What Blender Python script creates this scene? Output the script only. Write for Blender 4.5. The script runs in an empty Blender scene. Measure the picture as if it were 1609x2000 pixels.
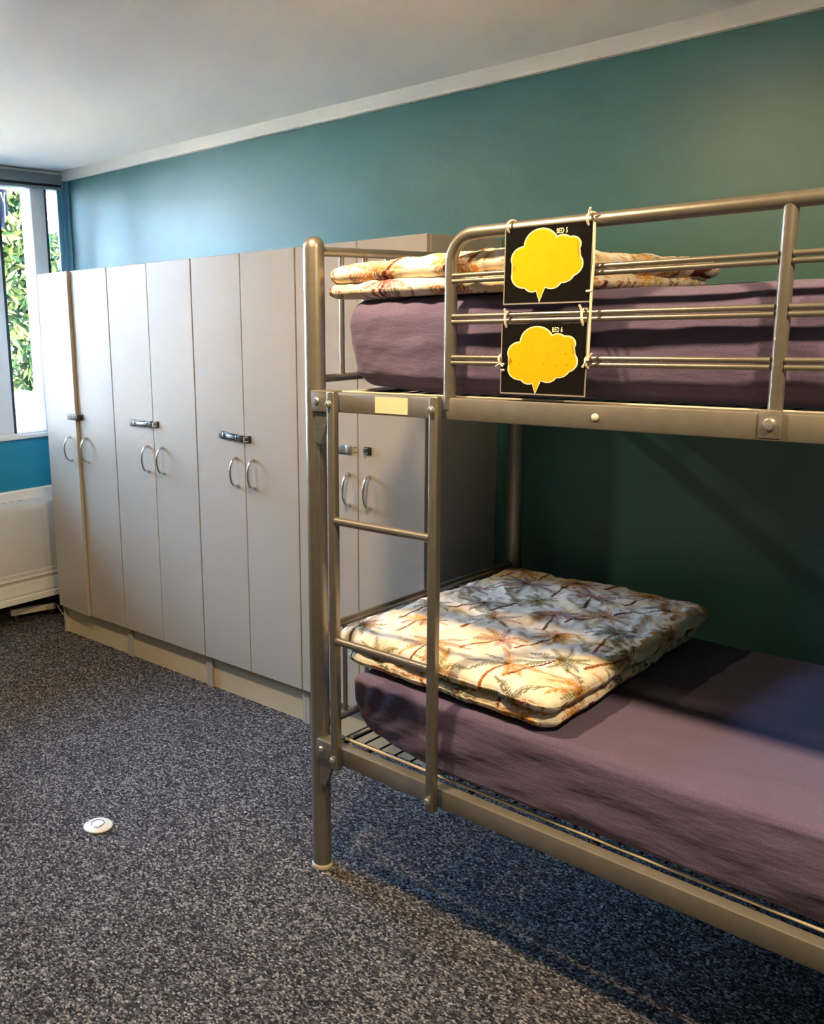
import bpy, bmesh, math, random
import numpy as np
from mathutils import Vector, Matrix, noise
R = math.radians
random.seed(7)
SC = bpy.context.scene
COL = SC.collection

# ------------------------------------------------------------------ camera
cam = bpy.data.cameras.new('camera')
cam.sensor_fit = 'AUTO'; cam.sensor_width = 36.0
cam.lens = 1824.949 / 2000 * 36.0
cam.shift_x = 309.8 / 2000; cam.shift_y = -6.08 / 2000
cam.clip_start = 0.05
co = bpy.data.objects.new('camera', cam); COL.objects.link(co)
YAW, PIT, ROL = 0.8035, -0.1958, -0.0280
fw = Vector((-math.sin(YAW) * math.cos(PIT), math.cos(YAW) * math.cos(PIT), math.sin(PIT)))
rt = Vector((math.cos(YAW), math.sin(YAW), 0)); up = rt.cross(fw)
r2 = rt * math.cos(ROL) + up * math.sin(ROL); u2 = up * math.cos(ROL) - rt * math.sin(ROL)
M = Matrix((r2, u2, -fw)).transposed().to_4x4(); M.translation = Vector((4.4958, -2.9741, 1.5663))
co.matrix_world = M
SC.camera = co

# ------------------------------------------------------------------ light, exposure
SC.view_settings.view_transform = 'Standard'; SC.view_settings.look = 'None'
SC.view_settings.gamma = 1.0; SC.view_settings.use_curve_mapping = False
SC.view_settings.exposure = 0.12
SKY = 66.0
w = bpy.data.worlds.new('sky'); SC.world = w; w.use_nodes = True
bg = w.node_tree.nodes['Background']; bg.inputs[0].default_value = (0.37, 0.60, 1.0, 1); bg.inputs[1].default_value = SKY
SC.cycles.max_bounces = 10; SC.cycles.diffuse_bounces = 6; SC.cycles.glossy_bounces = 4
SC.cycles.transparent_max_bounces = 12
SC.cycles.use_denoising = True
SC.cycles.sample_clamp_indirect = 0.0

def lamp(name, kind, loc, energy, color, rot=(0, 0, 0), **kw):
    l = bpy.data.lights.new(name, kind); l.energy = energy; l.color = color
    for k, v in kw.items(): setattr(l, k, v)
    o = bpy.data.objects.new(name, l); o.location = loc; o.rotation_euler = rot; COL.objects.link(o); return o
sun = lamp('sun', 'SUN', (0, 0, 8), 680.0, (1, .86, .65), angle=R(1))
sun.rotation_euler = Vector((-.12, .62, -.76)).to_track_quat('-Z', 'Y').to_euler()
po = lamp('window_portal', 'AREA', (-.16, -.90, 1.66), 1.0, (1, 1, 1), (0, R(-90), 0), shape='RECTANGLE', size=1.28, size_y=1.70)
po.data.cycles.is_portal = True
WARM = (1.0, .72, .40)
for x, y, e in ((3.02, -1.68, 40), (1.50, -1.62, 19), (4.55, -1.72, 44)):
    lamp('ceiling_downlight', 'AREA', (x, y, 2.38), e, WARM, shape='DISK', size=.11)

# ------------------------------------------------------------------ materials
def lin(c): return tuple(((x / 255) / 12.92 if x / 255 <= .04045 else ((x / 255 + .055) / 1.055) ** 2.4) for x in c)
class NT:
    def __init__(s, name):
        s.m = bpy.data.materials.new(name); s.m.use_nodes = True
        s.t = s.m.node_tree; s.b = s.t.nodes['Principled BSDF']
    def n(s, typ, **kw):
        nd = s.t.nodes.new(typ)
        for k, v in kw.items():
            if k in nd.inputs: nd.inputs[k].default_value = v
            else: setattr(nd, k, v)
        return nd
    def l(s, a, b): s.t.links.new(a, b)
def mat(name, col, rough=.5, metal=0.0, spec=.5, var=0.0, vscale=4.0, bump=0.0, bscale=200.0, col2=None, coat=0.0):
    N = NT(name); b = N.b
    b.inputs['Roughness'].default_value = rough; b.inputs['Metallic'].default_value = metal
    b.inputs['Specular IOR Level'].default_value = spec; b.inputs['Coat Weight'].default_value = coat
    c = lin(col) if max(col) > 1.001 else col
    tc = N.n('ShaderNodeTexCoord')
    if var > 0 or col2:
        c2 = lin(col2) if col2 else tuple(x * (1 - var) for x in c)
        nz = N.n('ShaderNodeTexNoise', Scale=vscale, Detail=5.0); N.l(tc.outputs['Object'], nz.inputs['Vector'])
        rp = N.n('ShaderNodeValToRGB'); rp.color_ramp.elements[0].position = .35; rp.color_ramp.elements[1].position = .65
        rp.color_ramp.elements[0].color = (*c2, 1); rp.color_ramp.elements[1].color = (*c, 1)
        N.l(nz.outputs['Fac'], rp.inputs['Fac']); N.l(rp.outputs['Color'], b.inputs['Base Color'])
    else: b.inputs['Base Color'].default_value = (*c, 1)
    if bump > 0:
        nb = N.n('ShaderNodeTexNoise', Scale=bscale, Detail=3.0); N.l(tc.outputs['Object'], nb.inputs['Vector'])
        bp = N.n('ShaderNodeBump', Strength=bump, Distance=.002); N.l(nb.outputs['Fac'], bp.inputs['Height']); N.l(bp.outputs['Normal'], b.inputs['Normal'])
    return N.m

m_teal = mat('teal_paint', (66, 116, 112), .40, spec=.55, var=.06, vscale=1.5, bump=.15, bscale=260)
m_turq = mat('turquoise_paint', (30, 138, 172), .5, var=.05, bump=.12, bscale=260)
m_ceil = mat('ceiling_paint', (236, 234, 228), .75, var=.03, vscale=.8, bump=.1, bscale=150)
m_cream = mat('stone_wall_paint', (176, 168, 154), .7, var=.03)
m_white = mat('white_gloss_paint', (226, 226, 222), .4, var=.03, vscale=3)
m_cornice = mat('cornice_paint', (222, 217, 204), .6)
m_frame = mat('window_frame_paint', (226, 230, 236), .35)
m_gasket = mat('dark_gasket', (38, 44, 62), .5)
m_alu = mat('grey_rail_enamel', (140, 146, 150), .4)
m_locker = mat('cream_laminate', (165, 157, 144), .42, spec=.32, var=.025, vscale=2.5)
m_lockside = mat('carcass_laminate', (170, 164, 156), .4, spec=.4, var=.03, vscale=8)
m_plinth = mat('plinth_laminate', (196, 182, 152), .45, var=.06, vscale=6)
m_seam = mat('dark_seam', (70, 58, 46), .7)
m_chrome = mat('brushed_chrome', (.62, .60, .58), .22, metal=1.0)
m_hasp = mat('bronzed_steel', (.06, .05, .042), .4, metal=.7, var=.4, vscale=120)
m_hasp_b = mat('worn_steel', (.50, .48, .44), .35, metal=.9)
m_bed = mat('silver_bed_paint', (.30, .275, .235), .34, metal=.75, spec=.5, var=.10, vscale=40, bump=.08, bscale=500)
m_beam = mat('silver_beam_paint', (.27, .25, .215), .45, metal=.6, spec=.5, var=.12, vscale=30, bump=.12, bscale=400)
m_gal = mat('galvanised_bolt', (.75, .74, .70), .28, metal=.9)
m_rod = mat('pale_mesh_rod', (206, 196, 176), .35, metal=.2)
m_wire = mat('black_mesh_wire', (.012, .012, .014), .5)
m_cap = mat('white_plastic', (225, 220, 208), .4)
m_disc = mat('white_disc_plastic', (196, 193, 186), .35)
m_foot = mat('cream_foot_plastic', (196, 186, 168), .5)
m_stick = mat('cream_sticker', (226, 208, 168), .55, var=.05, vscale=60)
m_black = mat('laminated_black_card', (.008, .007, .006), .2, spec=.4)
m_edge = mat('clear_laminate_edge', (150, 145, 140), .25)
m_yel = mat('yellow_print', (224, 178, 10), .3, var=.06, vscale=40, coat=.2)
m_pale = mat('pale_yellow_outline', (255, 244, 200), .3)
m_spot = mat('grubby_mark', (120, 95, 20), .5)
m_tie = mat('white_cord', (232, 222, 200), .5)
m_print = mat('dark_green_print', (70, 84, 74), .5)
m_scuff = mat('grey_scuff', (158, 158, 160), .6)
m_dark = mat('heater_void', (.02, .02, .022), .7)
m_heat = mat('heater_enamel', (196, 197, 194), .35, var=.03, vscale=2)
m_bark = mat('concrete', (54, 50, 53), .85, var=.3, vscale=6)
m_facade = mat('white_render', (232, 234, 236), .8)
m_soil = mat('paving', (205, 202, 196), .9, var=.3, vscale=4)

def carpet():
    N = NT('speckled_carpet'); b = N.b; b.inputs['Roughness'].default_value = .95; b.inputs['Specular IOR Level'].default_value = .08
    tc = N.n('ShaderNodeTexCoord')
    wp = N.n('ShaderNodeTexNoise', Scale=90.0, Detail=2.0); N.l(tc.outputs['Object'], wp.inputs['Vector'])
    mx = N.n('ShaderNodeMixRGB', Fac=.012); N.l(tc.outputs['Object'], mx.inputs['Color1']); N.l(wp.outputs['Color'], mx.inputs['Color2'])
    mp = N.n('ShaderNodeMapping'); mp.inputs['Scale'].default_value = (1, 1.5, 1); mp.inputs['Rotation'].default_value = (0, 0, R(35)); N.l(mx.outputs['Color'], mp.inputs['Vector'])
    vo = N.n('ShaderNodeTexVoronoi', Scale=145.0); N.l(mp.outputs['Vector'], vo.inputs['Vector'])
    sp = N.n('ShaderNodeSeparateColor'); N.l(vo.outputs['Color'], sp.inputs['Color'])
    rp = N.n('ShaderNodeValToRGB'); cr = rp.color_ramp
    cr.elements[0].position = 0; cr.elements[0].color = (.016, .0155, .018, 1)
    for p, c in ((.30, (.036, .034, .037)), (.55, (.088, .083, .086)), (.8, (.18, .170, .168))):
        e = cr.elements.new(p); e.color = (*c, 1)
    cr.elements[-1].position = 1; cr.elements[-1].color = (.36, .345, .33, 1)
    N.l(sp.outputs[0], rp.inputs['Fac'])
    # darker gaps between the loops
    rg = N.n('ShaderNodeMapRange'); rg.inputs['From Min'].default_value = .0; rg.inputs['From Max'].default_value = .75
    rg.inputs['To Min'].default_value = 1.12; rg.inputs['To Max'].default_value = .55; N.l(vo.outputs['Distance'], rg.inputs['Value'])
    ml = N.n('ShaderNodeMixRGB', blend_type='MULTIPLY', Fac=1.0); N.l(rp.outputs['Color'], ml.inputs['Color1']); N.l(rg.outputs['Result'], ml.inputs['Color2'])
    N.l(ml.outputs['Color'], b.inputs['Base Color'])
    bp = N.n('ShaderNodeBump', Strength=.7, Distance=.004, invert=True); N.l(vo.outputs['Distance'], bp.inputs['Height']); N.l(bp.outputs['Normal'], b.inputs['Normal'])
    return N.m
m_carpet = carpet()

def sheet():
    N = NT('mauve_sheet'); b = N.b; b.inputs['Roughness'].default_value = .85; b.inputs['Specular IOR Level'].default_value = .15
    b.inputs['Sheen Weight'].default_value = .12; b.inputs['Sheen Roughness'].default_value = .5
    tc = N.n('ShaderNodeTexCoord'); nz = N.n('ShaderNodeTexNoise', Scale=900.0, Detail=1.0); N.l(tc.outputs['Object'], nz.inputs['Vector'])
    rp = N.n('ShaderNodeValToRGB'); rp.color_ramp.elements[0].color = (.084, .064, .125, 1); rp.color_ramp.elements[1].color = (.148, .114, .200, 1)
    rp.color_ramp.elements[0].position = .35; rp.color_ramp.elements[1].position = .65
    N.l(nz.outputs['Fac'], rp.inputs['Fac']); N.l(rp.outputs['Color'], b.inputs['Base Color'])
    n2 = N.n('ShaderNodeTexNoise', Scale=14.0, Detail=4.0); mp = N.n('ShaderNodeMapping'); mp.inputs['Scale'].default_value = (.8, 2.2, 2.6); mp.inputs['Rotation'].default_value = (0, R(-12), R(20))
    N.l(tc.outputs['Object'], mp.inputs['Vector']); N.l(mp.outputs['Vector'], n2.inputs['Vector'])
    bp = N.n('ShaderNodeBump', Strength=.35, Distance=.012); N.l(n2.outputs['Fac'], bp.inputs['Height']); N.l(bp.outputs['Normal'], b.inputs['Normal'])
    return N.m
m_sheet = sheet()

def quilt():
    N = NT('palm_print_cotton'); b = N.b; b.inputs['Roughness'].default_value = .8; b.inputs['Specular IOR Level'].default_value = .2
    at = N.n('ShaderNodeVertexColor', layer_name='print'); N.l(at.outputs['Color'], b.inputs['Base Color'])
    tc = N.n('ShaderNodeTexCoord'); nz = N.n('ShaderNodeTexNoise', Scale=38.0, Detail=3.0); N.l(tc.outputs['Object'], nz.inputs['Vector'])
    bp = N.n('ShaderNodeBump', Strength=.35, Distance=.008); N.l(nz.outputs['Fac'], bp.inputs['Height']); N.l(bp.outputs['Normal'], b.inputs['Normal'])
    return N.m
m_quilt = quilt()

def leafmat():
    N = NT('leaves'); b = N.b; b.inputs['Roughness'].default_value = .7; b.inputs['Specular IOR Level'].default_value = .08
    g = N.n('ShaderNodeNewGeometry'); rp = N.n('ShaderNodeValToRGB'); cr = rp.color_ramp
    cr.elements[0].color = (.006, .014, .003, 1); cr.elements[1].color = (.085, .072, .009, 1)
    for p, c in ((.35, (.012, .021, .003)), (.65, (.038, .041, .006))):
        e = cr.elements.new(p); e.color = (*c, 1)
    N.l(g.outputs['Random Per Island'], rp.inputs['Fac']); N.l(rp.outputs['Color'], b.inputs['Base Color'])
    return N.m
m_leaf = leafmat()

def glass():
    m = bpy.data.materials.new('clear_glass'); m.use_nodes = True; t = m.node_tree; t.nodes.clear()
    o = t.nodes.new('ShaderNodeOutputMaterial'); a = t.nodes.new('ShaderNodeBsdfTransparent'); g = t.nodes.new('ShaderNodeBsdfGlossy')
    g.inputs['Roughness'].default_value = .02; a.inputs['Color'].default_value = (.95, .98, .98, 1)
    f = t.nodes.new('ShaderNodeFresnel'); f.inputs['IOR'].default_value = 1.45; x = t.nodes.new('ShaderNodeMixShader')
    t.links.new(f.outputs[0], x.inputs[0]); t.links.new(a.outputs[0], x.inputs[1]); t.links.new(g.outputs[0], x.inputs[2]); t.links.new(x.outputs[0], o.inputs[0])
    return m
m_glass = glass()

# ------------------------------------------------------------------ mesh helpers
class MB:
    def __init__(s): s.b = bmesh.new()
    def box(s, x0, x1, y0, y1, z0, z1, bev=0.0, seg=2, mat4=None):
        r = bmesh.ops.create_cube(s.b, size=1.0); vs = r['verts']
        for v in vs: v.co = Vector(((x0 + x1) / 2 + v.co.x * (x1 - x0), (y0 + y1) / 2 + v.co.y * (y1 - y0), (z0 + z1) / 2 + v.co.z * (z1 - z0)))
        if bev > 0:
            es = list({e for v in vs for e in v.link_edges})
            r = bmesh.ops.bevel(s.b, geom=es, offset=bev, segments=seg, affect='EDGES', profile=.5); 
            vs = list({v for f in r['faces'] for v in f.verts} | {v for v in vs if v.is_valid})
        if mat4 is not None:
            for v in vs: v.co = mat4 @ v.co
        return s
    def tube(s, pts, r, n=16, cap=True, sq=1.0, roll=0.0):
        pts = [Vector(p) for p in pts]; rr = r if isinstance(r, (list, tuple)) else [r] * len(pts)
        rings = []; prev = None
        for i, p in enumerate(pts):
            a = pts[max(i - 1, 0)]; c = pts[min(i + 1, len(pts) - 1)]; d = (c - a).normalized()
            if prev is None:
                ref = Vector((0, 1, 0)) if abs(d.y) < .9 else Vector((1, 0, 0)); x = (ref - d * ref.dot(d)).normalized()
            else: x = (prev - d * prev.dot(d)).normalized()
            prev = x; y = d.cross(x)
            rings.append([s.b.verts.new(p + x * rr[i] * math.cos(2 * math.pi * k / n + roll) + y * rr[i] * sq * math.sin(2 * math.pi * k / n + roll)) for k in range(n)])
        for A, B in zip(rings, rings[1:]):
            for k in range(n): s.b.faces.new((A[k], A[(k + 1) % n], B[(k + 1) % n], B[k]))
        if cap: s.b.faces.new(rings[0][::-1]); s.b.faces.new(rings[-1])
        return s
    def lathe(s, prof, c=(0, 0, 0), n=32, axis='z'):
        c = Vector(c); rings = []
        for r, h in prof:
            ring = []
            for k in range(n):
                a = 2 * math.pi * k / n; u, v = r * math.cos(a), r * math.sin(a)
                ring.append(s.b.verts.new(c + (Vector((u, v, h)) if axis == 'z' else Vector((u, h, -v)) if axis == 'y' else Vector((h, u, v)))))
            rings.append(ring)
        for A, B in zip(rings, rings[1:]):
            for k in range(n): s.b.faces.new((A[k], A[(k + 1) % n], B[(k + 1) % n], B[k]))
        s.b.faces.new(rings[0][::-1]); s.b.faces.new(rings[-1]); return s
    def prism(s, poly, vec):
        vec = Vector(vec); A = [s.b.verts.new(Vector(p)) for p in poly]; B = [s.b.verts.new(Vector(p) + vec) for p in poly]
        s.b.faces.new(A[::-1]); s.b.faces.new(B); n = len(A)
        for k in range(n): s.b.faces.new((A[k], A[(k + 1) % n], B[(k + 1) % n], B[k]))
        return s
    def build(s, name, m, parent=None, smooth=True, ang=35):
        bmesh.ops.recalc_face_normals(s.b, faces=s.b.faces[:])
        me = bpy.data.meshes.new(name); s.b.to_mesh(me); s.b.free()
        me.materials.append(m)
        if smooth:
            me.polygons.foreach_set('use_smooth', [True] * len(me.polygons))
            me.set_sharp_from_angle(angle=R(ang))
        o = bpy.data.objects.new(name, me); COL.objects.link(o)
        if parent is not None: o.parent = parent
        return o
def np_mesh(name, verts, faces, m, parent=None, cols=None):
    me = bpy.data.meshes.new(name); verts = np.asarray(verts, np.float32); faces = np.asarray(faces, np.int32); k = faces.shape[1]
    me.vertices.add(len(verts)); me.vertices.foreach_set('co', verts.ravel())
    me.loops.add(faces.size); me.loops.foreach_set('vertex_index', faces.ravel())
    me.polygons.add(len(faces)); me.polygons.foreach_set('loop_start', np.arange(0, faces.size, k, dtype=np.int32))
    me.update(calc_edges=True); me.polygons.foreach_set('use_smooth', [True] * len(faces))
    if cols is not None:
        at = me.color_attributes.new('print', 'FLOAT_COLOR', 'POINT'); at.data.foreach_set('color', np.c_[cols, np.ones(len(cols))].astype(np.float32).ravel())
    me.materials.append(m); me.validate()
    o = bpy.data.objects.new(name, me); COL.objects.link(o)
    if parent is not None: o.parent = parent
    return o
def tag(o, label, cat, group=None):
    o['label'] = label; o['category'] = cat
    if group: o['group'] = group
    return o
def empty(name, loc=(0, 0, 0), rz=0, parent=None):
    o = bpy.data.objects.new(name, None); o.location = loc; o.rotation_euler = (0, 0, rz); o.empty_display_size = .1; COL.objects.link(o)
    if parent is not None: o.parent = parent
    return o
def struct(o, label=None):
    o['kind'] = 'structure'
    if label: o['label'] = label
    return o
def lab(o, t): o['label'] = t; return o

# ------------------------------------------------------------------ room shell
XR, YF, ZC = 6.4, -4.6, 2.393
struct(MB().box(-.22, XR + .2, YF - .2, .5, -.12, 0).build('floor', m_carpet, smooth=False), 'grey and navy speckled loop carpet')
struct(MB().box(-.22, XR + .2, YF - .2, .5, ZC, ZC + .25).build('ceiling', m_ceil, smooth=False), 'off-white ceiling')
struct(MB().box(0, XR + .2, 0, .2, 0, ZC).build('wall_back', m_teal, smooth=False), 'teal painted wall behind lockers and bunk bed')
struct(MB().box(XR, XR + .2, YF, 0, 0, ZC).build('wall_right', m_teal, smooth=False))
struct(MB().box(-.22, XR + .2, YF - .2, YF, 0, ZC).build('wall_front', m_cream, smooth=False))
WZ0, WZ1, WY0, WY1 = 1.000, 2.315, -1.75, .26
struct(MB().box(-.22, 0, YF, .5, 0, WZ0).box(-.22, 0, YF, .5, WZ1, ZC).box(-.22, 0, YF, WY0, WZ0, WZ1).box(-.22, 0, WY1, .5, WZ0, WZ1).build('wall_left', m_turq, smooth=False), 'turquoise wall under the window')
struct(MB().box(0, .012, YF, 0, 0, .13).build('shade_strip_left', m_dark, smooth=False), 'dark strip added for the shade under the heater')  # near-black strip added at the wall foot, stands for shade below the heater
struct(MB().prism([(0, -.024, 2.342), (0, -.0, 2.342), (0, 0, ZC), (0, -.026, ZC), (0, -.026, 2.352)], (XR, 0, 0)).build('trim_1', m_cornice, smooth=False), 'cream cornice strip along the top of the teal wall')
m_pipe = mat('pale_blue_paint', (96, 150, 176), .35)
struct(MB().box(0, .012, -.05, 0, 0, 2.342).box(.0, .03, -.030, 0, 0, 2.342, .006).box(.03, .058, -.010, 0, 0, 2.342, .004).build('trim_2', m_pipe, smooth=False), 'pale blue boxed corner trim beside the window')

# window
wn = struct(empty('window_1', (0, 0, WZ0)), 'tall white framed window with hedge outside')
def wpart(mb, name, m, par=wn, **k):
    o = mb.build(name, m, par, **k); o.location = (0, 0, -WZ0); return o
fr = MB()
fr.box(-.13, -.004, WY0, WY1, WZ0, WZ0 + .02, .003).box(-.13, -.004, WY0, WY1, WZ1 - .018, WZ1, .003)
fr.box(-.10, -.02, WY1 - .012, WY1, WZ0, WZ1, .003).box(-.10, -.02, WY0, WY0 + .04, WZ0, WZ1, .003)
fr.build; wpart(fr, 'window_frame', m_frame)
mull = [(-.205, -.122), (-.56, -.405)]
yy = -1.25
while yy > WY0 + .3: mull.append((yy - .09, yy)); yy -= .75
for a, b in mull: wpart(MB().box(-.105, .0, a, b, WZ0 + .02, WZ1 - .018, .004), 'mullion', m_frame)
gk = MB(); gk.box(-.04, -.002, -.122, -.108, WZ0 + .02, WZ1 - .018).box(-.04, -.002, -.405, -.389, WZ0 + .02, WZ1 - .018)
lab(wpart(gk, 'window_gasket', m_gasket, smooth=False), 'dark rubber gasket')
ed = sorted([WY0 + .04] + [x for ab in mull for x in ab] + [WY1 - .012])
for i in range(0, len(ed) - 1, 2): wpart(MB().box(-.062, -.057, ed[i], ed[i + 1], WZ0 + .02, WZ1 - .018), 'window_pane', m_glass, smooth=False)
st = MB().box(-.13, -.11, -.335, -.305, 2.10, 2.30, .004).box(-.13, -.11, -.302, -.278, 2.16, 2.30, .004)
lab(wpart(st, 'awning_stay', m_gasket), 'dark grey metal stay hanging at the window head')
lab(wpart(MB().tube([(-.105, -.318, 2.28), (-.10, -.308, 2.23), (-.105, -.296, 2.28)], .003, 8).tube([(-.105, -.303, 2.13), (-.105, -.300, 2.25)], .003, 8), 'stay_hook', m_cap), 'white hook and cord')
struct(MB().box(-.06, .02, WY0 - .02, -.02, .988, 1.010, .004).build('trim_3', m_white), 'white window sill board')
cr = struct(empty('trim_4', (0, 0, 2.3)), 'grey curtain track box above the window')
for nm, m, bx in (('track_box', m_alu, (0, .035, 2.322, 2.372)), ('track_slot', m_gasket, (0, .026, 2.309, 2.322)), ('track_lip', m_alu, (0, .034, 2.295, 2.309)), ('cover_strip', m_white, (0, .022, 2.374, 2.389))):
    o = MB().box(bx[0], bx[1], WY0, -.028, bx[2], bx[3], .002).build(nm, m, cr); o.location = (0, 0, -2.3)

# outside
struct(MB().box(-14, -.22, -9, 9, -.4, -.2).build('ground', m_soil, smooth=False))
ob = tag(empty('building', (-8.0, 0, -.2)), 'white rendered building with thin horizontal lines beyond the hedge', 'building')
MB().box(-.3, 0, -9, 9, 0, 3.6).build('facade', m_facade, ob, smooth=False)
ln = MB()
for z in (2.75, 3.05, 3.2, 3.45): ln.box(0, .03, -9, 9, z, z + .03)
ln.build('ledge', m_alu, ob, smooth=False)
tag(MB().box(-2.7, -1.5, -5, 4, -.2, .72, .03).build('planter_wall', m_bark), 'pale concrete planter wall outside below the hedge', 'planter')
rng = np.random.default_rng(5)
rk = MB(); bmesh.ops.create_icosphere(rk.b, subdivisions=4, radius=1.0)
for v in rk.b.verts:
    n = noise.noise(v.co * 1.3) * .25 + noise.noise(v.co * 4) * .06; v.co = v.co * (1 + n); v.co = Vector((-1.63 + v.co.x * .11, .62 + v.co.y * .36, .925 + v.co.z * .20))
tag(rk.build('rock', m_bark, ang=60), 'grey boulder at the foot of the hedge outside the window', 'rock')
hd = tag(empty('hedge', (-2.2, 0, .72)), 'tall sunlit yellow-green leafy hedge outside the window', 'hedge')
def leaves(n, ylo, yhi, zlo, ztop):
    V = []; F = []
    for i in range(n):
        y = rng.uniform(ylo, yhi); zt = ztop + .28 * math.sin(y * 3.1 + .5) + .15 * math.sin(y * 9)
        z = zlo + (zt - zlo) * rng.random() ** .9; x = .30 * math.sqrt(rng.random()) * (1 - .4 * (z - zlo) / (zt - zlo)) + rng.normal() * .04
        c = Vector((x, y, z)); L = rng.uniform(.05, .085); W = L * rng.uniform(.22, .34)
        q = Matrix.Rotation(rng.uniform(0, 6.28), 3, 'X') @ Matrix.Rotation(rng.uniform(-.9, .9), 3, 'Y') @ Matrix.Rotation(rng.uniform(-.8, .8), 3, 'Z')
        p = [Vector((0, -L, 0)), Vector((W * .25, 0, W)), Vector((0, L, 0)), Vector((W * .25, 0, -W)), Vector((0, 0, 0))]
        k = len(V); V += [c + q @ a for a in p]; F += [(k, k + 1, k + 4), (k + 1, k + 2, k + 4), (k + 2, k + 3, k + 4), (k + 3, k, k + 4)]
    return V, F
V1, F1 = leaves(7500, .3, 2.6, .25, 1.95); V2, F2 = leaves(4500, -4.6, .3, .0, 1.3)
F2 = [tuple(i + len(V1) for i in f) for f in F2]
np_mesh('foliage', [tuple(v) for v in V1 + V2], F1 + F2, m_leaf, hd)
m_stem = mat('bark', (70, 56, 44), .9)
for y in np.arange(-4.4, 2.4, .45):
    hh = 1.0 if y > .3 else .75
    cb = MB(); cb.tube([(-.12, y, 0), (-.10, y + .05, .6 * hh), (-.14, y - .04, 1.4 * hh)], [.03, .022, .012], 8)
    cb.build('stem', m_stem, hd)

# ------------------------------------------------------------------ heater under the window
ht = tag(empty('convector_heater', (0, -1.4, 0)), 'long white convector heater on the turquoise wall under the window', 'heater')
Y0, Y1 = -1.2, 1.19
MB().prism([(.004, Y0, .655), (.004, Y0, .715), (.028, Y0, .715), (.034, Y0, .708), (.034, Y0, .655)], (0, Y1 - Y0, 0)).build('top_ledge', m_white, ht, smooth=False)
MB().prism([(.02, Y0, .155), (.02, Y0, .662), (.10, Y0, .668), (.128, Y0, .655), (.148, Y0, .60), (.150, Y0, .295), (.154, Y0, .287), (.154, Y0, .155)], (0, Y1 - Y0, 0)).build('casing', m_heat, ht, ang=20)
MB().prism([(.150, Y0, .268), (.160, Y0, .268), (.160, Y0, .258), (.150, Y0, .258)], (0, Y1 - Y0, 0)).prism([(.148, Y0, .240), (.158, Y0, .236), (.158, Y0, .178), (.148, Y0, .170)], (0, Y1 - Y0, 0)).prism([(.148, Y0, .165), (.172, Y0, .165), (.172, Y0, .135), (.02, Y0, .135), (.02, Y0, .165)], (0, Y1 - Y0, 0)).build('lower_rail', m_white, ht, smooth=False)
MB().box(.006, .03, Y0, Y1, .640, .656).build('shadow_gap', m_dark, ht, smooth=False)
for k in range(10): MB().box(.050, .064, .95 - k * .05, .974 - k * .05, .6625, .6665).build('vent_slot', m_alu, ht, smooth=False)
for y in (Y0 + .3, Y1 - .05): MB().box(.03, .12, y, y + .03, 0, .155).build('foot', m_dark, ht, smooth=False)
sb = tag(empty('cable_trunking', (.06, -.41, 0), R(0)), 'short white plastic strip standing on the carpet under the heater', 'trunking')
mt4 = Matrix.Rotation(R(-14), 4, 'Z')
MB().box(-.014, .014, -.128, .128, .034, .066, .002, mat4=mt4).build('cover', m_cap, sb)
for y in (-.11, .09): MB().box(-.010, .008, y, y + .02, 0, .035, mat4=mt4).build('foot', m_dark, sb, smooth=False)
MB().tube([(.03, .125, .062), (.10, .10, .06), (.20, .06, .05), (.305, .03, .05)], .0022, 8).build('cord', m_cap, sb)

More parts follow.
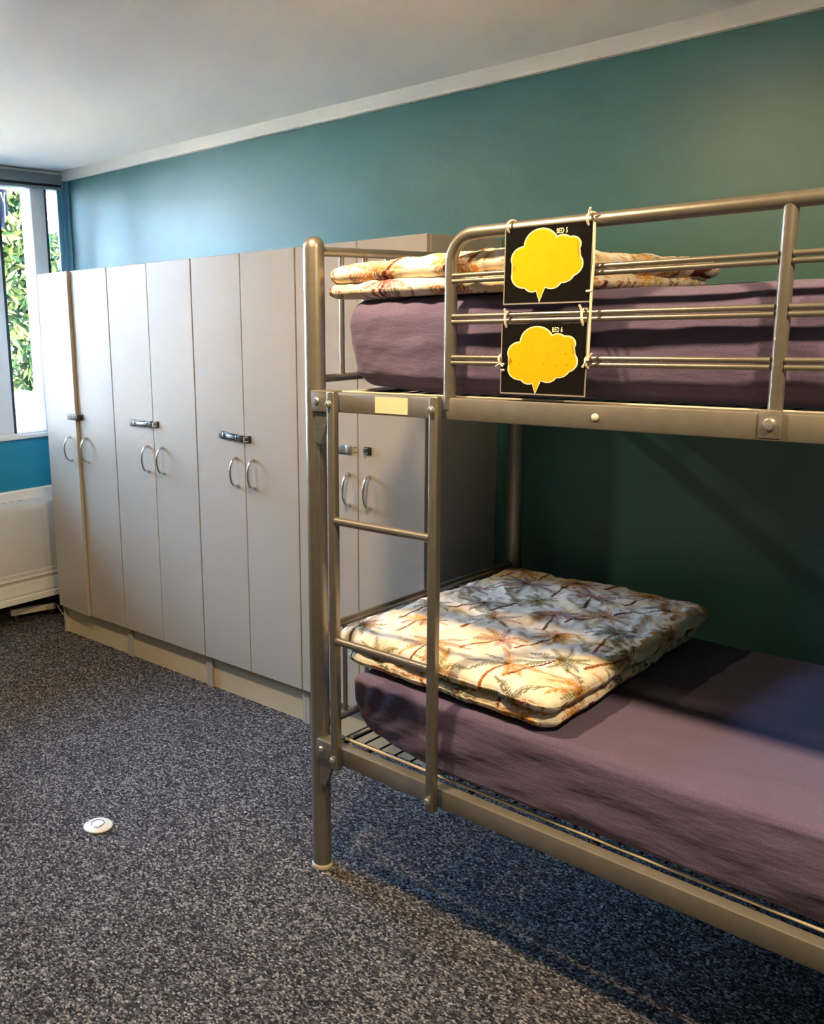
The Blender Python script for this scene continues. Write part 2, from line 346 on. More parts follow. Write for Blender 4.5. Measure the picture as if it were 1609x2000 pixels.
# ------------------------------------------------------------------ wardrobes
LX, LW, LYF, LH, LD = .390, .5767, -.443, 1.830, .148
def handle_mb(x, zc):
    pts = []
    for i in range(17):
        a = i / 16; pts.append((x, LYF - .004 - .034 * math.sin(math.pi * a) ** .8, zc + .056 * math.cos(math.pi * a)))
    m = MB().tube(pts, [.0062] + [.0046] * 15 + [.0062], 12)
    for s in (1, -1): m.lathe([(.007, 0), (.007, -.006), (.0045, -.010)], (x, LYF, zc + s * .056), 14, 'y')
    return m
labels = ['tall cream two-door wardrobe nearest the window, its left door slightly ajar',
          'tall cream two-door wardrobe second from the window, grey scuff under its dark hasp',
          'tall cream two-door wardrobe third from the window, tilted dark hasp across its doors',
          'tall cream two-door wardrobe behind the bunk bed ladder, open hasp beside screw holes']
hz = [.992, .990, .984, .975]
for k in range(4):
    x0 = LX + k * LW; x1 = x0 + LW; xc = (x0 + x1) / 2
    W_ = tag(empty('wardrobe', (xc, -.2, 0)), labels[k], 'wardrobe', 'row of cream wardrobes')
    def P(mb, nm, m, par=W_, **kw):
        o = mb.build(nm, m, par, **kw); 
        if par is W_: o.location = (-xc, .2, 0)
        return o
    T = .018
    P(MB().box(x0 + .0008, x0 + T, LYF + .020, -.004, 0, LH, .001).box(x1 - T, x1 - .0008, LYF + .020, -.004, 0, LH, .001).box(x0 + T, x1 - T, LYF + .02, -.004, LH - T, LH)
      .box(x0 + T, x1 - T, LYF + .03, -.004, LD + .004, LD + .022).box(x0 + T, x1 - T, -.014, -.004, .02, LH).box(x0 + T, x1 - T, LYF + .06, -.02, .95, .968), 'carcass', m_lockside, smooth=False)
    P(MB().box(x0 + T, x1 - T, LYF + .034, LYF + .050, 0, LD + .004).box(xc - .002, xc + .002, LYF + .033, LYF + .05, LD - .03, LD), 'plinth', m_plinth, smooth=False)
    g = .0028
    for s in (0, 1):
        a, b = (x0 + g, xc - .0016) if s == 0 else (xc + .0016, x1 - g)
        M4 = None
        if k == 0 and s == 0:   # left door of the first wardrobe stands a little open
            h = Vector((a, LYF + .02, 0)); M4 = Matrix.Translation(h) @ Matrix.Rotation(R(-3.2), 4, 'Z') @ Matrix.Translation(-h)
        mb = MB().box(a, b, LYF, LYF + .0185, LD, LH - .0, .0012, 1)
        if M4: bmesh.ops.transform(mb.b, matrix=M4, verts=mb.b.verts)
        d = P(mb, 'door', m_locker, smooth=False)
        hx = {0: (.618, .738), 1: (1.210, 1.315), 2: (1.783, 1.884), 3: (2.369, 2.462)}[k][s]
        hb = handle_mb(hx, hz[k])
        if M4: bmesh.ops.transform(hb.b, matrix=M4, verts=hb.b.verts)
        ho = P(hb, 'handle', m_chrome, d); lab(ho, 'bowed chrome handle')
    # hasp
    lk = empty('hasp', (0, 0, 0), 0, W_); lk.location = (-xc, .2, 0); lab(lk, 'dark bronzed hasp and staple')
    zz = {0: 1.148, 1: 1.146, 2: 1.120, 3: 1.120}[k]
    if k == 0:
        off = -.013
        MB().box(.608, .668, LYF - .006 + off, LYF - .001 + off, zz - .015, zz + .015, .001).box(.655, .70, LYF - .010 + off, LYF - .006 + off, zz - .012, zz + .012, .001).build('strap', m_hasp, lk)
        MB().box(.690, .716, LYF - .004, LYF - .0002, zz - .016, zz + .016, .001).tube([(.703, LYF - .002, zz - .008), (.703, LYF - .018, zz - .008), (.703, LYF - .018, zz + .008), (.703, LYF - .002, zz + .008)], .003, 8).build('staple', m_hasp, lk)
    else:
        a, b, c0, c1 = {1: (1.090, 1.248, 1.266, 1.296), 2: (1.686, 1.824, 1.840, 1.871), 3: (2.275, 2.382, 2.438, 2.470)}[k]
        tilt = {1: .6, 2: -4.5, 3: 0}[k]
        o_ = Vector((b, LYF, zz)); R4 = Matrix.Translation(o_) @ Matrix.Rotation(R(-tilt), 4, 'Y') @ Matrix.Translation(-o_)
        L = b - a; mh = m_hasp if k < 3 else m_hasp_b
        MB().box(a, a + L * .30, LYF - .005, LYF - .0005, zz - .015, zz + .015, .001, mat4=R4).box(a + L * .26, b - .022, LYF - .008, LYF - .003, zz - .0135, zz + .0135, .001, mat4=R4).box(b - .024, b + (.010 if k < 3 else 0), LYF - .010, LYF - .003, zz - .014, zz + .014, .002, mat4=R4).build('strap', mh, lk)
        if k < 3:
            MB().box(a + L * .18, a + L * .25, LYF - .0085, LYF - .005, zz - .009, zz + .009, .001, mat4=R4).build('hinge_pin', m_chrome, lk)
            MB().box(b - .036, b - .028, LYF - .010, LYF - .008, zz - .009, zz + .009, .001, mat4=R4).build('hinge_pin', m_chrome, lk)
            MB().box(a + L * .36, b - .040, LYF - .0095, LYF - .008, zz - .006, zz + .006, .001, mat4=R4).build('slot_plate', m_hasp_b, lk)
        else:
            for dx in (.010, .020):
                for dz in (-.009, .009): MB().lathe([(.0022, 0), (.0022, -.0012)], (b + dx, LYF - .0002, zz + dz), 10, 'y').build('screw_hole', m_seam, lk)
        MB().box(c0, c1, LYF - .004, LYF - .0002, zz - .014, zz + .014, .001).build('staple_plate', m_hasp, lk)
        MB().tube([(c0 + .016, LYF - .003, zz - .008), (c0 + .010, LYF - .020, zz - .008), (c0 + .010, LYF - .020, zz + .008), (c0 + .016, LYF - .003, zz + .008)], .0032, 8).build('staple', m_hasp_b, lk)
    if k == 1:
        P(MB().prism([(1.222, LYF - .0002, 1.118), (1.175, LYF - .0002, 1.112), (1.155, LYF - .0002, 1.070), (1.172, LYF - .0002, 1.088), (1.195, LYF - .0002, 1.104)], (0, -.0004, 0)), 'scuff_mark', m_scuff, smooth=False)

# ------------------------------------------------------------------ bunk bed (built in its own frame: s along, t towards the wall)
BX, BY, BA = 2.8219, -1.1181, -.0261
BL, BW = 1.98, .985
bed = tag(empty('bunk_bed', (BX, BY, 0), BA), 'silver metal bunk bed with ladder and guard rail against the teal wall', 'bunk bed')
PR = .0275
for sx in (0, BL):
    for ty in (0, BW):
        MB().lathe([(PR - .004, .012), (PR, .014), (PR, 1.752), (PR - .001, 1.764), (PR - .006, 1.773), (PR - .014, 1.779), (.004, 1.781)], (sx, ty, 0), 32).build('post', m_bed, bed)
        MB().lathe([(PR + .003, 0), (PR + .0035, .005), (PR + .001, .011), (PR - .002, .0125)], (sx, ty, 0), 32).build('foot_cap', m_foot, bed)
for sx in (0, BL):
    er = empty('end_frame', (sx, 0, 0), 0, bed)
    for z, r in ((1.745, .0125), (1.417, .0105), (.723, .0125), (.440, .0125)): MB().tube([(0, PR - .004, z), (0, BW - PR + .004, z)], r, 16).build('end_rail', m_bed, er)
    for lo, hi in ((1.417, 1.745), (.440, .723)):
        t = .107
        while t < BW - .06:
            MB().tube([(0, t, lo), (0, t, hi)], .0068, 12).build('end_bar', m_bed, er); t += .0955
def beam(t0, t1, z0, z1, nm='side_beam'): return MB().box(.05, BL - .05, t0, t1, z0, z1, .003).build(nm, m_beam, bed)
for (t0, t1) in ((-.030, .006), (BW - .006, BW + .026)):
    beam(t0, t1, 1.337, 1.387); beam(t0, t1, .360, .411)
for z in (1.3375, .3605):
    for sx, sg in ((0, 1), (BL, -1)):
        a, b = sorted((sx + sg * .014, sx + sg * .082))
        br = MB().box(a, b, -.0335, -.0275, z - .002, z + .051, .003); br.box(a, b, -.0335, .012, z + .0475, z + .0525, .002)
        bo = br.build('bracket', m_beam, bed)
        MB().lathe([(.0085, 0), (.0085, -.002), (.006, -.005), (.001, -.006)], (sx + sg * .035, -.0335, z + .027), 16, 'y').build('rivet', m_gal, bo)
        MB().prism([(sx + sg * .020, -.026, z - .004), (sx + sg * .070, -.026, z - .004), (sx + sg * .056, -.026, z - .05), (sx + sg * .038, -.026, z - .088), (sx + sg * .022, -.026, z - .080)], (0, .012, 0)).build('gusset', m_bed, bed, smooth=False)
# ladder
ld = empty('ladder', (.26, -.045, .36), 0, bed)
def lp(mb, nm, m): o = mb.build(nm, m, ld); o.location = (-.26, .045, -.36); return o
for s in (.101, .421):
    lp(MB().box(s - .0125, s + .0125, -.056, -.0335, .352, 1.392, .005, 3), 'ladder_rail', m_bed)
    for z in (1.360, .385): lab(lp(MB().lathe([(.009, 0), (.009, -.003), (.0055, -.0045), (.0055, -.009), (.001, -.010)], (s - .003, -.056, z), 14, 'y'), 'bolt', m_gal), 'bright round-headed bolt')
for z in (1.055, .727):
    lp(MB().tube([(.111, -.046, z), (.125, -.046, z), (.30, -.046, z), (.397, -.046, z), (.411, -.046, z)], [.012, .0105, .0105, .0105, .012], 16), 'rung', m_bed)
# guard rail
gd = empty('guard_rail', (1.13, -.018, 1.39), 0, bed)
def gp(mb, nm, m, par=gd):
    o = mb.build(nm, m, par); 
    if par is gd: o.location = (-1.13, .018, -1.39)
    return o
GT, GS0, GS1, GZ, GR = -.018, .441, 1.825, 1.747, .060
pts = [(GS0, GT, 1.36), (GS0, GT, GZ - GR)]
for i in range(1, 11): a = math.pi / 2 * i / 10; pts.append((GS0 + GR * (1 - math.cos(a)), GT, GZ - GR + GR * math.sin(a)))
for i in range(0, 11): a = math.pi / 2 * i / 10; pts.append((GS1 - GR + GR * math.sin(a), GT, GZ - GR + GR * math.cos(a)))
pts.append((GS1, GT, 1.36))
gp(MB().tube(pts, .0142, 20), 'guard_hoop', m_bed)
gp(MB().tube([(1.132, GT, 1.36), (1.132, GT, GZ - .004)], .0125, 18), 'guard_post', m_bed)
gp(MB().box(1.112, 1.150, -.036, -.0305, 1.342, 1.392, .002), 'fixing_tab', m_beam)
gp(MB().lathe([(.011, 0), (.011, -.003), (.008, -.007), (.001, -.008)], (1.131, -.036, 1.368), 18, 'y'), 'bolt', m_gal)
for z in (1.652, 1.563, 1.472):
    for dz in (-.0062, .0062):
        gp(MB().tube([(GS0 + .008, GT - .006, z + dz), (1.120, GT - .006, z + dz)], .0055, 12), 'guard_bar', m_bed)
        gp(MB().tube([(1.144, GT - .006, z + dz), (GS1 - .008, GT - .006, z + dz)], .0055, 12), 'guard_bar', m_bed)
lab(MB().box(.230, .330, -.0312, -.0298, 1.342, 1.382).build('sticker', m_stick, bed, smooth=False), 'cream paper sticker on the upper beam')
lab(MB().lathe([(.0075, 0), (.0075, -.002), (.004, -.004), (.0005, -.0042)], (.803, -.030, 1.362), 18, 'y').build('plug_cap', m_cap, bed), 'white plastic plug cap')
# mesh bases
for z in (1.383, .418):
    mb = empty('mesh_base', (0, 0, 0), 0, bed)
    fr_ = MB().tube([(.085, .013, z + .002), (BL - .06, .013, z + .002)], .0042, 8).tube([(.085, BW - .03, z), (BL - .06, BW - .03, z)], .0045, 8)
    fr_.tube([(.088, .03, z), (.088, BW - .03, z)], .0045, 8).tube([(BL - .062, .03, z), (BL - .062, BW - .03, z)], .0045, 8)
    fr_.build('base_rod', m_rod, mb)
    wr = MB(); s = .142
    while s < BL - .08: wr.tube([(s, .03, z), (s, BW - .03, z)], .0026, 6); s += .052
    for t in np.arange(.24, BW - .1, .22): wr.tube([(.088, t, z - .004), (BL - .062, t, z - .004)], .003, 6)
    wr.build('base_wires', m_wire, mb)
    s = .16
    while s < BL - .1: MB().box(s, s + .012, .004, .034, z - .012, z - .006).build('base_tab', m_wire, mb, smooth=False); s += .33
    MB().box(.066, .090, .012, BW - .012, z - .012, z - .004).build('base_bar', m_wire, mb, smooth=False)

# ------------------------------------------------------------------ mattresses
def fbm(x, y, z, o=3):
    return noise.fractal(Vector((x, y, z)), 1.0, 2.0, o)
def mattress(nm, s0, s1, t0, t1, z0, z1, label, seed, sag, rd=.05):
    ns, nt = 170, 80
    def axis(n, a, b):
        k = 9; e = np.linspace(0, rd, k) 
        return np.concatenate([a + e, np.linspace(a + rd, b - rd, n - 2 * k + 2)[1:-1], b - e[::-1]])
    S, T_, Z = axis(ns, s0, s1), axis(nt, t0, t1), axis(26, z0, z1)
    idx = {}; V = []; F = []
    def vid(i, j, k):
        q = (i, j, k)
        if q not in idx: idx[q] = len(V); V.append((S[i], T_[j], Z[k]))
        return idx[q]
    NS, NTt, NZ = len(S), len(T_), len(Z)
    for i in range(NS - 1):
        for j in range(NTt - 1):
            F.append((vid(i, j, NZ - 1), vid(i + 1, j, NZ - 1), vid(i + 1, j + 1, NZ - 1), vid(i, j + 1, NZ - 1)))
            F.append((vid(i, j, 0), vid(i, j + 1, 0), vid(i + 1, j + 1, 0), vid(i + 1, j, 0)))
    for i in range(NS - 1):
        for k in range(NZ - 1):
            F.append((vid(i, 0, k), vid(i + 1, 0, k), vid(i + 1, 0, k + 1), vid(i, 0, k + 1)))
            F.append((vid(i, NTt - 1, k), vid(i, NTt - 1, k + 1), vid(i + 1, NTt - 1, k + 1), vid(i + 1, NTt - 1, k)))
    for j in range(NTt - 1):
        for k in range(NZ - 1):
            F.append((vid(0, j, k), vid(0, j, k + 1), vid(0, j + 1, k + 1), vid(0, j + 1, k)))
            F.append((vid(NS - 1, j, k), vid(NS - 1, j + 1, k), vid(NS - 1, j + 1, k + 1), vid(NS - 1, j, k + 1)))
    out = []
    lo = Vector((s0 + rd, t0 + rd, z0 + rd)); hi = Vector((s1 - rd, t1 - rd, z1 - rd))
    for p in V:
        p = Vector(p); q = Vector([min(max(p[a], lo[a]), hi[a]) for a in range(3)]); d = p - q
        n = d.normalized() if d.length > 1e-6 else Vector((0, 0, 1))
        rr = rd
        p = q + n * rr
        # the sheet is pulled in under the head end: lift and tuck the lower corner
        e = max(0, 1 - (p.x - s0) / .30); low = max(0, 1 - (p.z - z0) / (z1 - z0)); near = max(0, 1 - (p.y - t0) / .25)
        p.x += sag * .07 * e * low ** 1.5; p.z += sag * .06 * e ** 2 * low ** 2
        p.y += sag * .06 * e ** 1.2 * low ** 1.5 * near
        fr = abs(n.y)
        # creases radiating from the tucked corner on the long side
        ang = math.atan2(p.z - (z0 - .02), (p.x - s0) + .02); rad = math.hypot(p.x - s0, (p.z - z0))
        cre = math.sin(ang * 26 + 2.5 * fbm(p.x * 3, p.z * 3, seed)) * math.exp(-((rad - .30) / .28) ** 2)
        w = .0036 * cre * fr * min(1, sag * 1.6)
        w += .0060 * fbm(p.x * 2.2, p.y * 3 + p.z * 5, seed + 3.1) * (1 if n.z < -.5 else 1)
        w += .0030 * fbm(p.x * 6, p.y * 12, p.z * 26 + seed) * (.5 + fr)
        if n.z > .5: w += .0022 * math.sin((p.x * .8 + p.y) * 34 + 3 * fbm(p.x * 4, p.y * 4, seed)) * max(0, fbm(p.x * 3, p.y * 3, seed + 9) + .15)
        w += .008 * fr * math.sin(math.pi * min(1, max(0, (p.z - z0) / (z1 - z0))))
        if n.z < -.3: w = min(w, 0) * .3
        out.append(tuple(p + n * w))
    o = np_mesh(nm, out, F, m_sheet)
    o.location = (BX, BY, 0); o.rotation_euler = (0, 0, BA)
    tag(o, label, 'mattress'); return o
mattress('mattress', .092, BL - .06, .014, .93, 1.389, 1.614, 'mauve sheeted mattress on the upper bunk behind the guard rail', 1.7, .25)
mattress('mattress', .112, BL - .06, .006, .93, .4285, .620, 'mauve sheeted mattress on the lower bunk', 6.3, .55, .024)

# ------------------------------------------------------------------ folded quilts with a palm print
CRE = np.array(lin((226, 217, 202)))
PAL = [lin((196, 128, 30)), lin((122, 112, 48)), lin((140, 92, 96)), lin((206, 150, 46)), lin((104, 104, 62)), lin((176, 112, 62)), lin((96, 100, 92))]
TRK = [lin((128, 72, 30)), lin((104, 44, 48)), lin((150, 88, 36)), lin((96, 70, 40))]
def paint(uv, seed):
    rg = np.random.default_rng(seed); col = np.tile(CRE, (len(uv), 1))
    # faint cloudy ground of the print
    gx = .5 + .5 * np.sin(uv[:, 0] * 21 + 2 * np.sin(uv[:, 1] * 13)) * np.sin(uv[:, 1] * 17 + 1.4 * np.sin(uv[:, 0] * 9))
    gcol = np.array(lin((226, 196, 140))); k = np.clip((gx - .62) * 2.2, 0, .55)[:, None]; col = col * (1 - k) + gcol * k
    lo, hi = uv.min(0), uv.max(0); row = 0; y = lo[1] - .1; items = []
    while y < hi[1] + .15:
        x = lo[0] - .1 + (.107 if row % 2 else 0)
        while x < hi[0] + .12:
            items.append((x + rg.uniform(-.022, .022), y + rg.uniform(-.03, .03))); x += .215
        y += .128; row += 1
    rg.shuffle(items)
    for (cx, cy) in items:
        d = uv - np.array([cx, cy]); r = np.hypot(d[:, 0], d[:, 1]); near = np.where(r < .26)[0]
        if len(near) == 0: continue
        q = d[near]; rr = r[near]
        a0 = rg.uniform(-2.15, -1.25); dx, dy = math.cos(a0), math.sin(a0); Lt = rg.uniform(.12, .19); bend = rg.uniform(-.9, .9)
        al = q[:, 0] * dx + q[:, 1] * dy; pe = -q[:, 0] * dy + q[:, 1] * dx - bend * al * (Lt - al)
        tw = .0028 + .0020 * np.clip(al / Lt, 0, 1)
        tm = (al > 0) & (al < Lt) & (np.abs(pe) < tw * (1 + .25 * np.sin(al * 700)))
        tc = np.array(TRK[rg.integers(len(TRK))]); col[near[tm]] = tc * (1 if rg.random() < .7 else .8)
        pc = np.array(PAL[rg.integers(len(PAL))]); pc2 = np.array(PAL[rg.integers(len(PAL))]); Rf = rg.uniform(.070, .098); nf = rg.integers(8, 11)
        for f in range(nf):
            th = a0 + math.pi + (f - (nf - 1) / 2) * (2 * math.pi * .86 / nf) + rg.uniform(-.15, .15)
            fx, fy = math.cos(th), math.sin(th); L = Rf * rg.uniform(.75, 1.15)
            al = q[:, 0] * fx + q[:, 1] * fy; sg = 1 if math.sin(th - a0) > 0 else -1
            pe = -q[:, 0] * fy + q[:, 1] * fx + sg * 4.5 * al * al
            t = np.clip(al / L, 0, 1)
            wdt = .0125 * np.sin(np.pi * np.clip(t * .93 + .05, 0, 1)) ** .7
            comb = np.sin((al * 1.0 - np.abs(pe) * 1.1) * 950) > -.15
            m = (al > 0) & (al < L) & (np.abs(pe) < wdt) & ((np.abs(pe) < .0022) | comb)
            c = pc if rg.random() < .68 else pc2
            sh = (.80 + .35 * t[m])[:, None]; col[near[m]] = np.clip(c * sh, 0, 1) * .9 + col[near[m]] * .1
        core = rr < .007; col[near[core]] = np.array(lin((110, 60, 24)))
    return col
def slab(corners, zc, h, nu, nv, seed, puff=.35, rough=1.0, tilt=None):
    # corners: (s,t) for u0v0, u1v0, u1v1, u0v1 ; rolled edges of half thickness h
    c = [np.array(x, float) for x in corners]
    lu = np.linalg.norm(c[1] - c[0]); lv = np.linalg.norm(c[3] - c[0])
    def ax(n, L):
        k = 18; a = np.linspace(0, math.pi / 2, k); e = h * 1.6 * (1 - np.cos(a)) / L
        return np.concatenate([e, np.linspace(e[-1], 1 - e[-1], n - 2 * k + 2)[1:-1], 1 - e[::-1]])
    U, Vv = ax(nu, lu), ax(nv, lv); uu, vv = np.meshgrid(U, Vv, indexing='ij')
    wob = lambda x, y, a, s: np.array([a * fbm(p * 4, q * 4, seed + s) for p, q in zip(x.ravel(), y.ravel())]).reshape(x.shape)
    P = (c[0][None, None] * ((1 - uu) * (1 - vv))[..., None] + c[1] * (uu * (1 - vv))[..., None] + c[2] * (uu * vv)[..., None] + c[3] * ((1 - uu) * vv)[..., None])
    # edges wander a little
    wx = wob(uu * 0 + vv * 2.0, uu * 1.0, .012 * rough, 1) ; wy = wob(uu * 2.2, vv * 1.0, .012 * rough, 2)
    P[..., 0] += wx; P[..., 1] += wy
    du = np.minimum(uu, 1 - uu) * lu; dv = np.minimum(vv, 1 - vv) * lv
    rc = .055; a = np.clip(1 - du / rc, 0, 1); b = np.clip(1 - dv / rc, 0, 1); a2 = a * np.sqrt(1 - b * b / 2); b2 = b * np.sqrt(1 - a * a / 2)
    eu = (c[1] - c[0]) / lu; ev = (c[3] - c[0]) / lv
    P += (np.sign(uu - .5) * (a2 - a) * rc)[..., None] * eu + (np.sign(vv - .5) * (b2 - b) * rc)[..., None] * ev
    dd = rc * (1 - np.hypot(a2, b2)); dd = np.where((a > 0) | (b > 0), dd, rc)
    f = lambda d: np.sqrt(np.clip(1 - (1 - np.clip(d / (1.6 * h), 0, 1)) ** 2, 0, 1))
    H = h * f(dd)
    mid = np.clip(np.minimum(du, dv) / .16, 0, 1)
    lump = np.array([fbm(p * 7, q * 7, seed) * .6 + fbm(p * 17, q * 17, seed + 4) * .3 for p, q in zip(P[..., 0].ravel(), P[..., 1].ravel())]).reshape(uu.shape)
    # creases gathered along the rolled edges
    gath = np.array([fbm(p * 26, q * 26, seed + 8) for p, q in zip(P[..., 0].ravel(), P[..., 1].ravel())]).reshape(uu.shape)
    ridge = np.array([1 - abs(fbm(p * 5 + q * 3, q * 6 - p * 2, seed + 12)) * 2.2 for p, q in zip(P[..., 0].ravel(), P[..., 1].ravel())]).reshape(uu.shape)
    zt = zc + H * (1 + puff * lump * rough) + rough * (.0050 * gath * (1 - .8 * mid) + .0085 * np.clip(ridge, 0, 1) * mid) * np.clip(H / h, 0, 1)
    zb = zc - H * (1 + .10 * lump)
    if tilt: 
        dz = tilt[0] * (P[..., 0] - c[0][0]) + tilt[1] * (P[..., 1] - c[0][1]); zt += dz; zb += dz
    uvx = P[..., 0]; uvy = P[..., 1]
    drop = (h - H)
    sx = np.sign(uu - .5) * (du < 1.6 * h); sy = np.sign(vv - .5) * (dv < 1.6 * h)
    UVt = np.stack([uvx + sx * drop * .8, uvy + sy * drop * .8], -1).reshape(-1, 2)
    UVb = np.stack([uvx + sx * (2.2 * h - drop * .8), uvy + sy * (2.2 * h - drop * .8) ], -1).reshape(-1, 2)
    n = uu.size; VT = np.c_[P.reshape(-1, 2), zt.ravel()]; VB = np.c_[P.reshape(-1, 2), zb.ravel()]
    A, B = uu.shape; I = np.arange(n).reshape(A, B)
    q = np.stack([I[:-1, :-1], I[1:, :-1], I[1:, 1:], I[:-1, 1:]], -1).reshape(-1, 4)
    bd = np.concatenate([I[:, 0], I[-1, 1:], I[-2::-1, -1], I[0, -2:0:-1]]); bn = np.roll(bd, -1)
    side = np.stack([bd, bd + n, bn + n, bn], -1)
    F = np.concatenate([q, (q + n)[:, ::-1], side[:, ::-1]])
    return np.concatenate([VT, VB]), F, np.concatenate([UVt, UVb])
def quilt_obj(slabs, label, seed):
    Vs = []; Fs = []; Cs = []; k = 0
    for i, sl in enumerate(slabs):
        v, f, uv = slab(**sl); Vs.append(v); Fs.append(f + k); Cs.append(paint(uv + i * .37, seed + i)); k += len(v)
    o = np_mesh('folded_quilt', np.concatenate(Vs), np.concatenate(Fs), m_quilt, None, np.concatenate(Cs))
    o.location = (BX, BY, 0); o.rotation_euler = (0, 0, BA)
    return tag(o, label, 'quilt')
# lower bunk
quilt_obj([dict(corners=[(.050, .035), (.715, .008), (.675, .925), (.035, .94)], zc=.654, h=.024, nu=150, nv=200, seed=3.3, puff=.1, rough=.6),
           dict(corners=[(.022, .034), (.722, -.006), (.705, .945), (.022, .955)], zc=.700, h=.027, nu=300, nv=380, seed=5.1, puff=.38)],
          'palm print quilt folded at the head of the lower bunk', 21)
# upper bunk
quilt_obj([dict(corners=[(.026, .000), (.640, .000), (.660, .86), (.026, .92)], zc=1.642, h=.022, nu=220, nv=200, seed=8.8, puff=.25, rough=.9),
           dict(corners=[(.020, .0), (.632, .004), (.690, .86), (.022, .92)], zc=1.680, h=.026, nu=240, nv=220, seed=11.4, puff=.3, tilt=(.015, -.02))],
          'palm print quilt folded at the head of the upper bunk', 44)

# ------------------------------------------------------------------ bed signs
def to_bed(o): o.location = (BX, BY, 0); o.rotation_euler = (0, 0, BA)
def bubble_outline(scale=1.0, grow=0.0):
    # union of circles, traced by angle from the middle
    circ = [(-.075, .29, .238), (.235, .275, .13), (.375, .255, .112), (.355, -.04, .17), (.26, -.14, .16), (.10, -.25, .135), (-.186, -.31, .115), (-.32, -.18, .178), (-.33, .09, .178), (0, 0, .27), (.16, .06, .24), (-.16, 0, .24), (.30, .11, .165), (-.06, -.24, .14), (-.02, -.20, .16)]
    pts = []
    for i in range(220):
        a = 2 * math.pi * i / 220; d = Vector((math.cos(a), math.sin(a))); best = .1
        for x, y, r in circ:
            c = Vector((x, y)); b = c.dot(d); q = b * b - c.length_squared + (r + grow) ** 2
            if q > 0: best = max(best, b + math.sqrt(q))
        p = d * best
        pts.append((p.x, p.y))
    return pts
def sign(loc, rot, w, h, label, text, bub, tsz, tpos, ties, cords, marks):
    rootm = Matrix.Translation((BX, BY, 0)) @ Matrix.Rotation(BA, 4, 'Z') @ Matrix.Translation(loc) @ Matrix.Rotation(rot[0], 4, 'Y') @ Matrix.Rotation(rot[1], 4, 'Z')
    e = empty('bed_sign'); e.matrix_world = rootm; tag(e, label, 'sign', 'bed number signs')
    MB().box(0, w, -.0012, .0012, -h, 0, .0009, 1).build('card', m_black, e, smooth=False)
    ed_ = MB().box(-.0022, 0, -.0014, .0014, -h, 0).box(w, w + .0018, -.0014, .0014, -h, 0).box(-.002, w + .002, -.0014, .0014, -h - .0028, -h)
    ed_.build('laminate_edge', m_edge, e, smooth=False)
    cx, cz, bs, bz = bub
    for nm, m, gr, y in (('bubble_outline', m_pale, .022, -.0016), ('speech_bubble', m_yel, 0.0, -.0020)):
        o = bubble_outline(1, gr)
        poly = [(cx + x * bs, y, cz + z * bz) for x, z in o]
        mb = MB(); vs = [mb.b.verts.new(p) for p in poly]; f = mb.b.faces.new(vs); bmesh.ops.triangulate(mb.b, faces=[f])
        g2 = gr * .8
        tl = [(-.150 - g2, -.30), (.02 + g2, -.30), (-.075, -.575 - gr * 1.6)]
        mb.b.faces.new([mb.b.verts.new((cx + x * bs, y - .00005, cz + z * bz)) for x, z in tl])
        mb.build(nm, m, e, smooth=False)
    cu = bpy.data.curves.new('lettering', 'FONT'); cu.body = text; cu.size = tsz; cu.offset = tsz * .012; cu.space_character = 1.08; cu.extrude = .0002
    tmp = bpy.data.objects.new('lettering', cu); COL.objects.link(tmp); bpy.context.view_layer.update()
    me = bpy.data.meshes.new_from_object(tmp.evaluated_get(bpy.context.evaluated_depsgraph_get())); bpy.data.objects.remove(tmp)
    me.materials.clear(); me.materials.append(m_pale)
    to = bpy.data.objects.new('lettering', me); COL.objects.link(to); to.parent = e; to.location = (tpos[0], -.0018, tpos[1]); to.rotation_euler = (R(90), 0, 0); to.scale = (.62, 1, 1)
    lab(to, 'pale lettering ' + text)
    if marks:
        mk = MB()
        for x, z, r in marks: mk.lathe([(r, 0), (r, -.0002)], (x, -.0022, z), 8, 'y')
        mk.build('speckles', m_spot, e, smooth=False)
    for p in ties: lab(MB().tube(p, .0024, 8).build('tie', m_tie, e), 'white plastic tie')
    for p in cords: lab(MB().tube(p, .0026, 8).build('cord', m_tie, e), 'white cord down the side')
    return e
def loop(x, z0, z1, yb, tail=None):
    pts = []
    for i in range(15):
        a = 2 * math.pi * i / 14 - math.pi / 2; pts.append((x + .0012 * math.sin(a * 2), (yb - .006) / 2 + (yb + .006) / 2 * math.sin(a), (z0 + z1) / 2 + (z1 - z0) / 2 * math.cos(a)))
    return pts

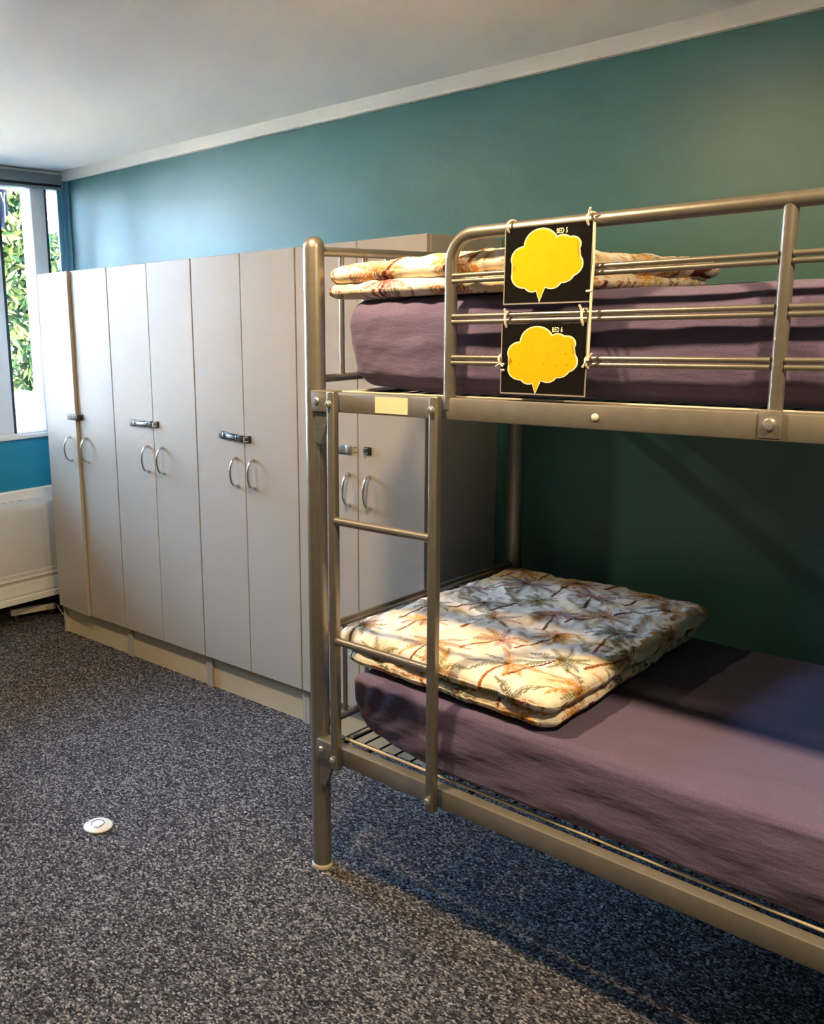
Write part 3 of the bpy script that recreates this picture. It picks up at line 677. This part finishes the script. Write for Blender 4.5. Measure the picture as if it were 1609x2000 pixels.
SW = .193
s1 = sign((.5925, -.037, 1.746), (R(.3), R(0)), SW, .153, 'black card with yellow thought bubble reading BED 5, tied under the guard rail', 'BED 5', (.094, -.075, .152, .128), .0145, (.116, -.0185),
     [loop(.006, -.013, .0175, .036), loop(SW - .010, -.013, .0175, .036), [(SW - .008, -.003, .016), (SW - .004, -.006, .024)], [(SW - .006, -.004, -.134), (SW + .004, -.005, -.134), (SW + .007, -.004, -.132)]],
     [[(SW + .005, -.004, -.004), (SW + .0065, -.003, -.08), (SW + .0045, -.003, -.135), (SW + .004, -.004, -.27)]], [])
s2 = sign((.5875, -.034, 1.5505), (R(.3), R(0)), SW, .145, 'black card with yellow thought bubble reading BED 6, tied between the guard bars', 'BED 6', (.094, -.072, .152, .122), .0138, (.117, -.0178),
     [loop(.008, -.010, .026, .019), [(.008, -.003, .022), (.006, -.006, .032)], loop(SW - .010, -.008, .028, .019), [(SW - .012, -.004, .025), (SW - .016, -.007, .036)],
      loop(-.004, -.090, -.064, .02), [(-.012, -.004, -.090), (-.002, -.006, -.084), (.006, -.005, -.089)], [(.002, -.005, -.098), (.009, -.006, -.097)], [(.004, -.005, -.085), (.008, -.006, -.084)],
      [(SW - .004, -.005, -.088), (SW + .004, -.004, -.074), (SW + .014, -.004, -.060)], loop(SW + .002, -.090, -.066, .02)],
     [], [(.150, -.062, .0012), (.128, -.086, .0012), (.100, -.082, .0011), (.108, -.064, .0009), (.045, -.084, .0012), (.153, -.084, .0013), (.072, -.050, .0007)])

# ------------------------------------------------------------------ disc on the floor
fd = tag(empty('floor_disc', (2.158, -1.449, 0)), 'round white domed disc lying on the carpet beside the bunk bed post', 'disc')
MB().lathe([(.0455, 0), (.047, .003), (.0455, .0055), (.038, .0085), (.026, .0112), (.012, .0125), (.0005, .0128)], n=48).build('dome', m_disc, fd)
MB().lathe([(.049, 0), (.049, .0012), (.045, .0014), (.044, .0016)], n=48).build('base_rim', m_dark, fd)
def disc_z(r): return float(np.interp(r, [0, .012, .026, .038, .0455], [.0128, .0125, .0112, .0085, .0055])) + .0006
dm = MB()
dm.tube([(.020 * math.cos(a), .020 * math.sin(a), disc_z(.020)) for a in np.linspace(R(-20), R(250), 30)], .0013, 6)
for a in (R(250), R(-20)):
    dm.tube([(.020 * math.cos(a), .020 * math.sin(a), disc_z(.020)), (.026 * math.cos(a + .12), .026 * math.sin(a + .12), disc_z(.026))], .0010, 6)
for a0, r0 in ((R(-62), .021), (R(-45), .023), (R(-30), .022)):
    dm.tube([((r0 + d) * math.cos(a0 + .10 * math.sin(d * 900)), (r0 + d) * math.sin(a0 + .1 * math.sin(d * 900)), disc_z(r0 + d)) for d in np.linspace(0, .005, 8)], .0010, 6)
for a, r0, r1 in ((R(200), .036, .041), (R(208), .027, .030)):
    dm.tube([(r * math.cos(a), r * math.sin(a), disc_z(r)) for r in np.linspace(r0, r1, 4)], .0011, 6)
lab(dm.build('printed_ring', m_print, fd), 'thin green-grey ring marking')
